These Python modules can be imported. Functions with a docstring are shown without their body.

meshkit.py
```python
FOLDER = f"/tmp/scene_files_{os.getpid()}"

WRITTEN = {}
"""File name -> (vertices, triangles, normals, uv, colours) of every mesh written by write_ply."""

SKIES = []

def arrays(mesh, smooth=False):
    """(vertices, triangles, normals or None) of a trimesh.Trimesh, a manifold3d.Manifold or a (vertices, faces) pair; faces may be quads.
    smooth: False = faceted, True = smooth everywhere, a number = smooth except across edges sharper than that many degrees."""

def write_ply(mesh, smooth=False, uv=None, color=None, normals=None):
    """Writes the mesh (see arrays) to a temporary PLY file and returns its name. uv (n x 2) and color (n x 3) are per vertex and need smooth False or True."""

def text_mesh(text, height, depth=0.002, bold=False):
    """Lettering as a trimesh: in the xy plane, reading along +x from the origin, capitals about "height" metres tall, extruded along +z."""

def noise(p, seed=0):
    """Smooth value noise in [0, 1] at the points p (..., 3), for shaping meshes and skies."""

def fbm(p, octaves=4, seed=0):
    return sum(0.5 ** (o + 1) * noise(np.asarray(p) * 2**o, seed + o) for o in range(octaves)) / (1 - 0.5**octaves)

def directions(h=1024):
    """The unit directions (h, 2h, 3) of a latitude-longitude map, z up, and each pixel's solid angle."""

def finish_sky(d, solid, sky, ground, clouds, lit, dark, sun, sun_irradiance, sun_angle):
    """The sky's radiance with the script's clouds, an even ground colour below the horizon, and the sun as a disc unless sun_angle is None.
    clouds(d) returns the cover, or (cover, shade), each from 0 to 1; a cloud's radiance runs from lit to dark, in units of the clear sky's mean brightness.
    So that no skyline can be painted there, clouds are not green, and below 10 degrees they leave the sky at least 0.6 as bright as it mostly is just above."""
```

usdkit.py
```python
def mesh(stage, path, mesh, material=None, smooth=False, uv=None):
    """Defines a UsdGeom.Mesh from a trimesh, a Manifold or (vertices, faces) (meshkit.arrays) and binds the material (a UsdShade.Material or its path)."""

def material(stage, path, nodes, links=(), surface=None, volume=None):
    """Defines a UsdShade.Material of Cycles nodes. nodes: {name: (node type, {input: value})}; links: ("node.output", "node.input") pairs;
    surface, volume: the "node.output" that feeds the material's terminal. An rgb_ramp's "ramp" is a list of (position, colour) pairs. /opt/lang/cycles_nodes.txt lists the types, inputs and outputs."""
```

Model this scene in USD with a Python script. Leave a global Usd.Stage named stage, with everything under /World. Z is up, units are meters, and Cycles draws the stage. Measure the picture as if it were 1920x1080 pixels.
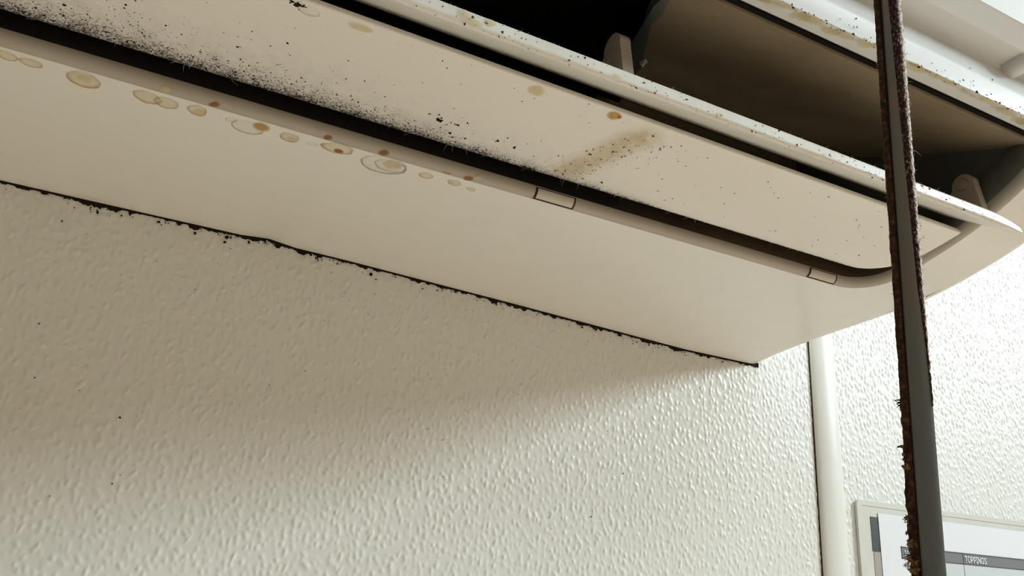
import math, random
import numpy as np
import trimesh
import manifold3d as m3
from scipy.interpolate import PchipInterpolator
import usdkit, meshkit
from pxr import Usd, UsdGeom, UsdLux, UsdShade, Gf, Sdf, Vt

random.seed(7)
RNG = np.random.default_rng(7)
stage = Usd.Stage.CreateInMemory()
UsdGeom.SetStageUpAxis(stage, UsdGeom.Tokens.z)
UsdGeom.SetStageMetersPerUnit(stage, 1.0)
UsdGeom.Xform.Define(stage, '/World')
UsdGeom.Scope.Define(stage, '/World/Looks')

# ------------------------------------------------------------------ camera, lights, exposure
H = 1.75                                  # height of the lens
EXPOSURE = 0.10
CAM = np.array([0.0, -0.55, H])
R = np.array([(.8881, -.4553, .0635), (.2056, .2699, -.9407), (.4112, .8485, .3333)])
_u, _s, _v = np.linalg.svd(R)
R = _u @ _v                               # rows: right, down, forward
cam = UsdGeom.Camera.Define(stage, '/World/camera')
M = np.eye(4)
M[0, :3], M[1, :3], M[2, :3], M[3, :3] = R[0], -R[1], -R[2], CAM
cam.AddTransformOp().Set(Gf.Matrix4d(*M.ravel().tolist()))
cam.CreateHorizontalApertureAttr(36.0)
cam.CreateVerticalApertureAttr(20.25)
cam.CreateFocalLengthAttr(28.125)
cam.CreateClippingRangeAttr(Gf.Vec2f(0.01, 100))
cam.CreateExposureAttr(EXPOSURE)

CEIL = 4.5


def rect_light(name, loc, size, direction, intensity, color):
    l = UsdLux.RectLight.Define(stage, '/World/' + name)
    l.CreateWidthAttr(size[0]); l.CreateHeightAttr(size[1])
    l.CreateIntensityAttr(intensity); l.CreateColorAttr(Gf.Vec3f(*color))
    z = -np.array(direction, float); z /= np.linalg.norm(z)
    x = np.cross([0, 1, 0] if abs(z[2]) > .9 else [0, 0, 1], z); x /= np.linalg.norm(x)
    y = np.cross(z, x)
    T = np.eye(4); T[0, :3], T[1, :3], T[2, :3], T[3, :3] = x, y, z, loc
    l.AddTransformOp().Set(Gf.Matrix4d(*T.ravel().tolist()))
    return l


COOL = (0.80, 0.94, 1.0)
rect_light('unseen_right_light', (5.10, -2.30, 3.76), (1.4, .9), (-1, 0.40, -.40), 86, COOL)       # unseen source high at right, shades the wall below the unit
rect_light('unseen_ceiling_lamp', (1.3, -1.30, 3.38), (1.2, .6), (0, 0, -1), 4, COOL)                # unseen lamp panel, lights the front frame and the wall at right
rect_light('added_fill_lamp', (1.4, -.75, 1.50), (.9, .4), (0, 0, -1), 23, (.97, .94, .88))             # added fill lamp below the view, bounces light up to the underside
rect_light('unseen_ceiling_lamp_001', (.2, -2.6, 3.38), (1.2, .6), (0, 0, -1), 4, COOL)  # second unseen panel, weak light on wall and floor

# ------------------------------------------------------------------ helpers
_taken = set()


def path_of(name, parent=None):
    base = ('/World' if parent is None else str(parent.GetPath())) + '/' + name
    p, k = base, 0
    while p in _taken:
        k += 1
        p = f'{base}_{k:03d}'
    _taken.add(p)
    return p


def tag(o, label=None, cat=None, group=None, kind=None):
    for k, v in (('label', label), ('category', cat), ('group', group), ('kind', kind)):
        if v:
            o.SetCustomDataByKey(k, v)
    return o


def thing(name, label, cat, loc=(0, 0, 0), kind=None, group=None):
    x = UsdGeom.Xform.Define(stage, path_of(name))
    x.AddTranslateOp().Set(Gf.Vec3d(*map(float, loc)))
    return tag(x.GetPrim(), label, cat, group, kind)


def obj(name, mesh, material, parent=None, smooth=False, st=None, normals=None, label=None, cat=None, kind=None, group=None):
    """One Mesh prim. st: function of the local points giving two numbers per vertex, or an array when smooth is False/True."""
    v, f, n = meshkit.arrays(mesh, smooth)
    n = normals if normals is not None else n
    p = path_of(name, parent)
    g = UsdGeom.Mesh.Define(stage, p)
    g.CreatePointsAttr(Vt.Vec3fArray.FromNumpy(v.astype(np.float32)))
    g.CreateFaceVertexCountsAttr(Vt.IntArray.FromNumpy(np.full(len(f), 3, np.int32)))
    g.CreateFaceVertexIndicesAttr(Vt.IntArray.FromNumpy(f.astype(np.int32).ravel()))
    g.CreateSubdivisionSchemeAttr('none')
    if n is not None:
        g.CreateNormalsAttr(Vt.Vec3fArray.FromNumpy(n.astype(np.float32)))
        g.SetNormalsInterpolation('vertex')
    if st is not None:
        uv = st(v) if callable(st) else np.asarray(st)
        UsdGeom.PrimvarsAPI(g).CreatePrimvar('st', Sdf.ValueTypeNames.TexCoord2fArray, 'vertex').Set(Vt.Vec2fArray.FromNumpy(uv.astype(np.float32)))
    UsdShade.MaterialBindingAPI.Apply(g.GetPrim()).Bind(UsdShade.Material.Get(stage, '/World/Looks/' + material))
    return tag(g.GetPrim(), label, cat, group, kind)


def mat(name, nodes, links=(), surface='p.BSDF'):
    usdkit.material(stage, '/World/Looks/' + name, nodes, links, surface=surface)


def plain(name, color, rough=.5, spec=.5, **kw):
    mat(name, {'p': ('principled_bsdf', dict(base_color=color, roughness=rough, specular_ior_level=spec, **kw))})


def box(x0, x1, y0, y1, z0, z1):
    b = trimesh.creation.box((x1 - x0, y1 - y0, z1 - z0))
    b.apply_translation(((x0 + x1) / 2, (y0 + y1) / 2, (z0 + z1) / 2))
    return b


def join(ms):
    return trimesh.util.concatenate(ms)


def grid(nu, nv, fn):
    """Quad sheet of (nu+1) x (nv+1) vertices, fn(u, v) of arrays in 0..1 gives points (.., 3)."""
    u, v = np.meshgrid(np.linspace(0, 1, nu + 1), np.linspace(0, 1, nv + 1), indexing='ij')
    P = fn(u, v).reshape(-1, 3)
    i = (np.arange(nu)[:, None] * (nv + 1) + np.arange(nv)[None]).ravel()
    q = np.stack([i, i + nv + 1, i + nv + 2, i + 1], 1)
    return trimesh.Trimesh(P, np.vstack([q[:, [0, 1, 2]], q[:, [0, 2, 3]]]), process=False)


def loft(rings, closed=True, cap=False):
    """Rings (k, n, 3) joined by quads."""
    rings = np.asarray(rings, float)
    k, n = rings.shape[:2]
    m = n if closed else n - 1
    a = np.arange(m); b = (a + 1) % n
    F = []
    for r in range(k - 1):
        F.append(np.stack([r * n + a, r * n + b, (r + 1) * n + b], 1))
        F.append(np.stack([r * n + a, (r + 1) * n + b, (r + 1) * n + a], 1))
    V = rings.reshape(-1, 3)
    if cap:
        for r, flip in ((0, 1), (k - 1, 0)):
            c = len(V); V = np.vstack([V, rings[r].mean(0)])
            t = np.stack([r * n + a, r * n + b, np.full(m, c)], 1)
            F.append(t[:, ::-1] if flip else t)
    return trimesh.Trimesh(V, np.vstack(F), process=False)


def outward(mesh):
    mesh.fix_normals()
    return mesh


def extrude_x(poly, x0, x1):
    """Closed polygon in (d, z) swept along x; d is the distance from the wall, so y = -d."""
    poly = np.asarray(poly, float)
    mm = trimesh.creation.extrude_polygon(__import__('shapely').Polygon(poly), x1 - x0, engine='earcut')
    v = np.array(mm.vertices)
    return outward(trimesh.Trimesh(np.stack([x0 + v[:, 2], -v[:, 0], v[:, 1]], 1), mm.faces, process=False))


def strands(bases, dirs, lengths, radius, bend=.5, seed=0):
    """Many thin bent three-sided hairs as one mesh."""
    rng = np.random.default_rng(seed)
    parts = []
    for b, d, L in zip(bases, dirs, lengths):
        d = d / np.linalg.norm(d)
        side = np.cross(d, rng.normal(size=3)); side /= np.linalg.norm(side)
        t = np.linspace(0, 1, 5)
        c = b + np.outer(t * L, d) + np.outer((t ** 2) * L * bend * rng.uniform(-1, 1), side)
        o = np.cross(d, side)
        rad = radius * rng.uniform(.6, 1.3) * (1 - .7 * t)
        ring = [c[i] + rad[i] * np.array([side, -.5 * side + .87 * o, -.5 * side - .87 * o]) for i in range(5)]
        parts.append(loft(ring, cap=True))
    return join(parts)


def lumps(points, sizes, seed=0, flat=1.0, normal=(0, 0, 1)):
    """Small irregular crumbs at the points, as one mesh."""
    rng = np.random.default_rng(seed)
    ico = trimesh.creation.icosphere(1)
    nrm = np.asarray(normal, float)
    parts = []
    for p, s in zip(points, sizes):
        v = np.array(ico.vertices) * (1 + .45 * rng.normal(size=(len(ico.vertices), 1)))
        v = v * rng.uniform(.6, 1.5, 3)
        if flat != 1:
            h = v @ nrm
            v = v - np.outer(h * (1 - flat), nrm)
        parts.append(trimesh.Trimesh(p + v * s, ico.faces, process=False))
    return join(parts)

# ------------------------------------------------------------------ materials


def dirty_plastic(name, color, tint, amount=.35, rough=.24, scale=9., spec=.5):
    mat(name, {'tc': ('texture_coordinate', {}),
               'n': ('noise_texture', dict(scale=scale, detail=5., roughness=.6)),
               'r': ('rgb_ramp', dict(ramp=[(.40, (0, 0, 0)), (.75, (amount, amount, amount))])),
               'bw': ('rgb_to_bw', {}),
               'm': ('mix_color', dict(a=color, b=tint)),
               'n2': ('noise_texture', dict(scale=60., detail=3.)),
               'rr': ('map_range', dict(from_min=.3, from_max=.7, to_min=rough * .95, to_max=rough * 1.08)),
               'p': ('principled_bsdf', dict(specular_ior_level=spec))},
        [('tc.object', 'n.vector'), ('n.fac', 'r.fac'), ('r.color', 'bw.color'), ('bw.val', 'm.fac'), ('m.result', 'p.base_color'),
         ('tc.object', 'n2.vector'), ('n2.fac', 'rr.value'), ('rr.result', 'p.roughness')])


dirty_plastic('white_plastic', (.74, .735, .70), (.66, .63, .54), .06, .25, 4.)
dirty_plastic('shaded_lip_plastic', (.40, .365, .31), (.35, .31, .26), .6, .4)  # shade on the lip is put into this darker base colour
dirty_plastic('tab_plastic', (.56, .52, .46), (.48, .43, .36), .5, .4)
dirty_plastic('front_plastic', (.70, .715, .72), (.68, .665, .60), .3, .3)
dirty_plastic('vane_plastic', (.72, .71, .66), (.55, .49, .38), .6, .4, 30)
dirty_plastic('arm_plastic', (.50, .43, .38), (.42, .34, .27), .5, .5, 60)
dirty_plastic('duct_plastic', (.30, .245, .165), (.20, .15, .09), .9, .5, 14)
plain('duct_grey', (.12, .125, .115), .5)
plain('gap_black', (.008, .007, .006), .8, .1)
plain('mold_black', (.018, .013, .011), .9, .1)
plain('speck_brown', (.055, .04, .028), .9, .1)
plain('dust_grey', (.55, .50, .44), .95, .1)
plain('crumb_ochre', (.20, .115, .04), .85, .2)
plain('paper_white', (.80, .82, .86), .7, .2)
plain('print_grey', (.20, .205, .215), .7, .2)
plain('print_dark', (.10, .105, .11), .7, .2)
plain('print_black', (.03, .03, .03), .7, .2)
plain('print_pale', (.62, .66, .68), .7, .2)
plain('card_black', (.03, .034, .034), .5)
plain('card_taupe', (.36, .33, .31), .6)
plain('floor_mat', (.67, .53, .40), .5)  # tone of the unseen floor chosen to bounce warm light upward
plain('room_wall', (.27, .20, .13), .7)  # unseen room walls, kept dark to weaken light from the front
plain('ceiling_mat', (.80, .79, .76), .8)
dirty_plastic('trim_plastic', (.76, .76, .72), (.66, .64, .56), .35, .3, 12)
dirty_plastic('sleeve_plastic', (.70, .71, .66), (.60, .60, .53), .5, .25, 25)

# inside of the outlet: black with growth at the left, brown where only dusty
mat('duct_grime', {'tc': ('texture_coordinate', {}), 'sx': ('separate_xyz', {}),
                   'n': ('noise_texture', dict(scale=30., detail=4.)),
                   'a': ('math', dict(math_type='multiply_add', value2=.10, value3=-.05)),
                   'b': ('math', dict(math_type='add')),
                   'r': ('map_range', dict(from_min=-.30, from_max=-.20, to_min=0., to_max=1., clamp=True)),
                   'm': ('mix_color', dict(a=(.010, .008, .008), b=(.062, .042, .026))),
                   'p': ('principled_bsdf', dict(roughness=.75, specular_ior_level=.15))},
    [('tc.object', 'sx.vector'), ('tc.object', 'n.vector'), ('n.fac', 'a.value1'), ('sx.x', 'b.value1'), ('a.value', 'b.value2'),
     ('b.value', 'r.value'), ('r.result', 'm.fac'), ('m.result', 'p.base_color')])

# rear wall of the outlet: black in front of the fan, bare and dusty at the right
mat('duct_back', {'tc': ('texture_coordinate', {}), 'sx': ('separate_xyz', {}),
                   'n': ('noise_texture', dict(scale=30., detail=4.)),
                   'a': ('math', dict(math_type='multiply_add', value2=.02, value3=-.01)),
                   'b': ('math', dict(math_type='add')),
                   'r': ('map_range', dict(from_min=-.262, from_max=-.248, to_min=0., to_max=1., clamp=True)),
                   'm': ('mix_color', dict(a=(.010, .008, .008), b=(.24, .20, .145))),
                   'p': ('principled_bsdf', dict(roughness=.75, specular_ior_level=.15))},
    [('tc.object', 'sx.vector'), ('tc.object', 'n.vector'), ('n.fac', 'a.value1'), ('sx.x', 'b.value1'), ('a.value', 'b.value2'),
     ('b.value', 'r.value'), ('r.result', 'm.fac'), ('m.result', 'p.base_color')])

# pebbled wall board
mat('wall_board', {'g': ('geometry', {}), 'n': ('noise_texture', dict(scale=2.2, detail=4.)),
                   'm': ('mix_color', dict(a=(.78, .785, .755), b=(.73, .725, .675))),
                   'r': ('map_range', dict(from_min=.35, from_max=.75, to_min=0., to_max=.6, clamp=True)),
                   'p': ('principled_bsdf', dict(roughness=.34, specular_ior_level=.28))},
    [('g.position', 'n.vector'), ('n.fac', 'r.value'), ('r.result', 'm.fac'), ('m.result', 'p.base_color')])

mat('wall_board_far', {'g': ('geometry', {}), 'mp': ('mapping', dict(scale=(1., 1., .7))), 'v': ('voronoi_texture', dict(scale=190., feature='f1')),
                       'h': ('map_range', dict(from_min=0., from_max=.55, to_min=1., to_max=0., clamp=True)), 'b': ('bump', dict(distance=.0012, strength=.7)),
                       'p': ('principled_bsdf', dict(base_color=(.765, .765, .73), roughness=.34, specular_ior_level=.28))},
    [('g.position', 'mp.vector'), ('mp.vector', 'v.vector'), ('v.distance', 'h.value'), ('h.result', 'b.height'), ('b.normal', 'p.normal')])

# lower flap: black growth thick along its rear edge at the left, thinning to the right (st = across 0..1, along 0..1)
mat('flap_plastic', {'tc': ('texture_coordinate', {}), 'at': ('attribute', dict(attribute='st')), 'sx': ('separate_xyz', {}),
                     'fine': ('noise_texture', dict(scale=900., detail=3., roughness=.7)),
                     'mid': ('noise_texture', dict(scale=120., detail=3., roughness=.6)),
                     # reach of the growth: u / fade(v)
                     'fade': ('map_range', dict(from_min=.47, from_max=.76, to_min=.36, to_max=.03, clamp=True)),
                     'q': ('math', dict(math_type='divide')),
                     'e': ('math', dict(math_type='exponent')),
                     'neg': ('math', dict(math_type='multiply', value2=-1.25)),
                     'den': ('math', dict(math_type='multiply')),
                     'sum': ('math', dict(math_type='multiply_add', value2=.62)),
                     'mid2': ('math', dict(math_type='multiply_add', value2=.35, value3=-.18)),
                     'tot': ('math', dict(math_type='add')),
                     'blk': ('map_range', dict(from_min=.78, from_max=1.12, to_min=0., to_max=1., clamp=True)),
                     'haze': ('math', dict(math_type='multiply', value2=.75)),
                     'mx': ('math', dict(math_type='maximum')),
                     'big': ('noise_texture', dict(scale=9., detail=4.)),
                     'base': ('mix_color', dict(a=(.76, .745, .71), b=(.72, .695, .635))),
                     'fin': ('mix_color', dict(b=(.030, .022, .022))),
                     'p': ('principled_bsdf', dict(roughness=.3, specular_ior_level=.45))},
    [('at.vector', 'sx.vector'), ('tc.object', 'fine.vector'), ('tc.object', 'mid.vector'), ('tc.object', 'big.vector'),
     ('sx.y', 'fade.value'), ('sx.x', 'q.value1'), ('fade.result', 'q.value2'), ('q.value', 'neg.value1'), ('neg.value', 'e.value1'),
     ('e.value', 'sum.value1'), ('fine.fac', 'sum.value3'), ('mid.fac', 'mid2.value1'), ('sum.value', 'tot.value1'), ('mid2.value', 'tot.value2'),
     ('tot.value', 'blk.value'), ('e.value', 'den.value1'), ('mid.fac', 'den.value2'), ('den.value', 'haze.value1'),
     ('haze.value', 'mx.value1'), ('blk.result', 'mx.value2'),
     ('big.fac', 'base.fac'), ('base.result', 'fin.a'), ('mx.value', 'fin.fac'), ('fin.result', 'p.base_color')])

# dried water marks: st.x = 0 in the middle, 1 at the edge; st.y = 0..1, darker where the drop hung


def stain_mat(name, alpha, color_in, color_rim, hang=.75):
    mat(name, {'at': ('attribute', dict(attribute='st')), 'sx': ('separate_xyz', {}),
               'al': ('rgb_ramp', dict(ramp=[(p, (a, a, a)) for p, a in alpha])),
               'bw': ('rgb_to_bw', {}),
               'rim': ('map_range', dict(from_min=.62, from_max=.9, to_min=0., to_max=1., clamp=True)),
               'hy': ('map_range', dict(from_min=.1, from_max=.85, to_min=1 - hang, to_max=1., clamp=True)),
               'rh': ('math', dict(math_type='multiply')),
               'one': ('math', dict(math_type='subtract', value1=1.)),     # 1 - rim
               'keep': ('math', dict(math_type='add', use_clamp=True)),    # 1 inside, hy at the rim
               'a': ('math', dict(math_type='multiply')),
               'tc': ('texture_coordinate', {}), 'n': ('noise_texture', dict(scale=260., detail=3.)),
               'nn': ('map_range', dict(from_min=.3, from_max=.65, to_min=.55, to_max=1.1)),
               'an': ('math', dict(math_type='multiply', use_clamp=True)),
               'c': ('mix_color', dict(a=color_in, b=color_rim)),
               't': ('transparent_bsdf', {}), 'p': ('principled_bsdf', dict(roughness=.35, specular_ior_level=.4)),
               'mx': ('mix_closure', {})},
        [('at.vector', 'sx.vector'), ('sx.x', 'al.fac'), ('al.color', 'bw.color'), ('sx.x', 'rim.value'), ('sx.y', 'hy.value'),
         ('rim.result', 'rh.value1'), ('hy.result', 'rh.value2'), ('rim.result', 'one.value2'), ('one.value', 'keep.value1'), ('rh.value', 'keep.value2'),
         ('bw.val', 'a.value1'), ('keep.value', 'a.value2'), ('tc.object', 'n.vector'), ('n.fac', 'nn.value'), ('a.value', 'an.value1'), ('nn.result', 'an.value2'),
         ('rim.result', 'c.fac'), ('c.result', 'p.base_color'), ('an.value', 'mx.fac'), ('t.BSDF', 'mx.closure1'), ('p.BSDF', 'mx.closure2')], surface='mx.closure')


stain_mat('stain_ring', [(0, .40), (.6, .45), (.80, .5), (.90, .85), (.96, .7), (1, 0)], (.80, .70, .46), (.48, .28, .08))
stain_mat('stain_thin', [(0, .10), (.7, .12), (.86, .15), (.93, .75), (.97, .5), (1, 0)], (.72, .68, .52), (.33, .24, .15))
stain_mat('stain_orange', [(0, .95), (.4, .85), (.75, .55), (.9, .5), (1, 0)], (.50, .27, .05), (.58, .38, .13), .4)
stain_mat('stain_yellow', [(0, .7), (.5, .55), (.9, .3), (1, 0)], (.72, .60, .30), (.68, .57, .32), .3)
stain_mat('stain_rust', [(0, 1.), (.55, .95), (.85, .6), (1, 0)], (.25, .095, .014), (.36, .18, .05), .2)
stain_mat('stain_wash', [(0, .55), (.3, .42), (.65, .15), (1, 0)], (.66, .53, .29), (.68, .57, .38), .0)

# the rod
mat('strip_grey', {'tc': ('texture_coordinate', {}), 'sx': ('separate_xyz', {}),
                   'mp': ('mapping', dict(scale=(1., 1., .25))), 'n': ('noise_texture', dict(scale=160., detail=5., roughness=.7)),
                   'h': ('map_range', dict(from_min=H - .02, from_max=H + .16, to_min=0., to_max=.75, clamp=True)),
                   'nr': ('map_range', dict(from_min=.42, from_max=.62, to_min=.25, to_max=1.2)),
                   'f': ('math', dict(math_type='multiply', use_clamp=True)),
                   'm': ('mix_color', dict(a=(.125, .145, .145), b=(.19, .14, .095))),
                   'p': ('principled_bsdf', dict(roughness=.42, specular_ior_level=.5))},
    [('tc.object', 'sx.vector'), ('sx.z', 'h.value'), ('tc.object', 'mp.vector'), ('mp.vector', 'n.vector'), ('n.fac', 'nr.value'),
     ('h.result', 'f.value1'), ('nr.result', 'f.value2'), ('f.value', 'm.fac'), ('m.result', 'p.base_color')])
mat('rust_crust', {'tc': ('texture_coordinate', {}), 'n': ('noise_texture', dict(scale=420., detail=4., roughness=.7)),
                   'n2': ('noise_texture', dict(scale=60., detail=2.)),
                   'r': ('rgb_ramp', dict(ramp=[(.3, (.012, .006, .004)), (.5, (.045, .020, .010)), (.66, (.11, .055, .025)), (.8, (.22, .12, .05))])),
                   'p': ('principled_bsdf', dict(roughness=.85, specular_ior_level=.2))},
    [('tc.object', 'n.vector'), ('n.fac', 'r.fac'), ('r.color', 'p.base_color')])
mat('dust_crust', {'tc': ('texture_coordinate', {}), 'mp': ('mapping', dict(scale=(1., 1., .45))),
                   'n': ('noise_texture', dict(scale=1500., detail=3., roughness=.65)),
                   'at': ('attribute', dict(attribute='st')), 'sx': ('separate_xyz', {}), 'e': ('map_range', dict(from_min=.60, from_max=.90, to_min=-.04, to_max=.25, clamp=True)), 'ad': ('math', dict(math_type='add')),
                   'r': ('rgb_ramp', dict(ramp=[(.42, (.022, .012, .010)), (.54, (.075, .042, .035)), (.63, (.34, .27, .22)), (.76, (.72, .68, .62))])),
                   'p': ('principled_bsdf', dict(roughness=.9, specular_ior_level=.15))},
    [('tc.object', 'mp.vector'), ('mp.vector', 'n.vector'), ('at.vector', 'sx.vector'), ('sx.x', 'e.value'), ('n.fac', 'ad.value1'), ('e.result', 'ad.value2'), ('ad.value', 'r.fac'), ('r.color', 'p.base_color')])

# ------------------------------------------------------------------ the setting
XE = .533                                  # right-hand end of the air conditioner
Z0 = H + .1955                             # its lower edge on the wall
XL, XR, YF = -2.2, 5.2, -4.6               # the unseen room, sized around its light sources
TRIM0, TRIM1 = .5937, .6265


def pebbled(x0, x1, z0, z1, step=.0009, seed=3):
    """Wall board whose pebble relief is real: separate oval bumps stamped on a height field."""
    rng = np.random.default_rng(seed)
    nx, nz = int((x1 - x0) / step), int((z1 - z0) / step)
    Hh = np.zeros((nx + 1, nz + 1))
    w = 7
    px, pz = .0046, .0063
    gx_, gz_ = np.meshgrid(np.arange(x0, x1, px), np.arange(z0, z1, pz), indexing='ij')
    gx_ = gx_ + rng.uniform(-.42, .42, gx_.shape) * px; gz_ = gz_ + rng.uniform(-.45, .45, gz_.shape) * pz + (np.arange(len(gx_)) % 2)[:, None] * pz / 2
    cx, cz = ((gx_ - x0) / step).ravel(), ((gz_ - z0) / step).ravel()
    n = len(cx)
    sx, sz = rng.uniform(.0009, .0015, n) / step, rng.uniform(.0015, .0031, n) / step
    an, amp = rng.normal(.22, .3, n), rng.uniform(.3, 1., n)
    gx, gz = np.meshgrid(np.arange(-w, w + 1), np.arange(-w, w + 1), indexing='ij')
    for i in range(n):
        ix, iz = int(cx[i]), int(cz[i])
        if ix < w or iz < w or ix > nx - w or iz > nz - w:
            continue
        dx, dz = gx - (cx[i] - ix), gz - (cz[i] - iz)
        c, s = math.cos(an[i]), math.sin(an[i])
        q = ((c * dx + s * dz) / sx[i]) ** 2 + ((-s * dx + c * dz) / sz[i]) ** 2
        g = amp[i] * np.exp(-q ** 1.4)
        sl = Hh[ix - w:ix + w + 1, iz - w:iz + w + 1]
        np.maximum(sl, g, out=sl)
    d = RELIEF * Hh
    fld = lambda u, v: np.stack([x0 + (x1 - x0) * u, -d, z0 + (z1 - z0) * v], -1)
    return grid(nx, nz, fld)


RELIEF = .00070


def ring_board(x0, x1, hx0, hx1, hz0, hz1):
    """The rest of a board, flat, around its pebbled field."""
    parts = []
    for a, b, c, e in ((x0, x1, 0, hz0), (x0, x1, hz1, CEIL), (x0, hx0, hz0, hz1), (hx1, x1, hz0, hz1)):
        if b - a > 1e-6:
            parts.append(box(a, b, 0, .004, c, e))
    return join(parts)


wall = tag(UsdGeom.Xform.Define(stage, path_of('wall_back')).GetPrim(), 'pebbled off-white wall board behind the air conditioner', None, kind='structure')
PZ0, PZ1 = H - .14, H + .44
obj('panel', pebbled(-.30, .610, PZ0, Z0 + .05, seed=3), 'wall_board', wall, smooth=True)
obj('panel_surround', ring_board(XL, .610, -.30, .610, PZ0, Z0 + .05), 'wall_board_far', wall)
obj('panel', pebbled(.610, 1.22, PZ0, PZ1, seed=4), 'wall_board', wall, smooth=True)
obj('panel_surround', ring_board(.610, XR, .610, 1.22, PZ0, PZ1), 'wall_board_far', wall)
obj('backing', box(XL, XR, .004, .05, 0, CEIL), 'room_wall', wall)


def struct(name, mesh, m, label):
    return obj(name, mesh, m, label=label, kind='structure')


struct('floor', box(XL, XR, YF, .05, -.05, 0), 'floor_mat', 'unseen warm brown floor')
struct('ceiling', box(XL, XR, YF, .05, CEIL, CEIL + .05), 'ceiling_mat', 'unseen pale ceiling')
struct('wall_left', box(XL - .05, XL, YF, .05, 0, CEIL), 'room_wall', 'unseen plain wall on the left')
struct('wall_right', box(XR, XR + .05, YF, .05, 0, CEIL), 'room_wall', 'unseen plain wall on the right')
struct('wall_front', box(XL, XR, YF - .05, YF, 0, CEIL), 'room_wall', 'unseen plain wall behind the viewer')

# trim strip between the two boards: shallow D profile with rolled edges
tw = TRIM1 - TRIM0
prof = [(0, .0004), (0, -.0016)] + [(tw * t, -.0016 - .0042 * math.sin(math.pi * t) ** .55) for t in np.linspace(.04, .96, 15)] + [(tw, -.0016), (tw, .0004)]
rings = [[(TRIM0 + a, b, z) for a, b in prof] for z in (0, CEIL)]
tr = tag(UsdGeom.Xform.Define(stage, path_of('trim_1')).GetPrim(), 'smooth cream plastic cover strip standing upright between the two wall boards', None, kind='structure')
obj('cover', loft(rings), 'trim_plastic', tr, smooth=50)
obj('seam', box(TRIM0 - .0012, TRIM1 + .0010, -.0009, .0004, 0, CEIL), 'speck_brown', tr, label='dark dirt line along both edges of the strip')

# ------------------------------------------------------------------ air conditioner (local frame: x from the right-hand end, y = -distance from the wall, z from its lower edge)
LEN = .92
AC = thing('air_conditioner', 'white wall-mounted air conditioner with open flaps, stained and mouldy, seen from below', 'air conditioner', (XE, 0, Z0))
zb = PchipInterpolator([-.01, 0, .03, .0826, .1414, .168, .20, .2225, .25, .28, .30, .309], [-.0010, 0, .0040, .0083, .0112, .0126, .0178, .0232, .0312, .0440, .0560, .0640])
dzb = zb.derivative()


def back_lift(x):
    """The rear edge of the shell is warped: it lies higher on the wall towards the left, with a nick."""
    X = x + XE
    return np.interp(X, [-.5, .06, .126, .2675, .44, .6], [.0130, .0130, .0119, .0070, .0, .0]) + .0022 * np.exp(-((X - .071) / .006) ** 2)


def under(x, d, h):
    """Point on the underside at distance d from the wall, raised h into the body."""
    x, d, h = np.broadcast_arrays(np.asarray(x, float), np.asarray(d, float), np.asarray(h, float))
    s = dzb(d); q = np.sqrt(1 + s * s)
    lift = back_lift(x) * np.clip(1 - d / .15, 0, 1) ** 1.5
    return np.stack([x, -(d - s / q * h), zb(d) + lift + h / q], -1)


DL, RO, XO = .168, .032, -.058              # opening: rear edge, corner radius, right-hand edge
DT = .309


def opening(o, xl=-LEN + .07):
    """Edge of the outlet offset inwards by o, as a path in (x, d)."""
    r = RO - o
    a = np.linspace(-math.pi / 2, 0, 15)
    cx, cd = XO - RO, DL + RO
    lo = [(x, DL + o) for x in np.linspace(xl, cx, 40)[:-1]]
    hi = [(XO - o, d) for d in np.linspace(cd, DT, 14)[1:]]
    return np.array(lo + [(cx + r * math.cos(t), cd + r * math.sin(t)) for t in a] + hi)


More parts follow.
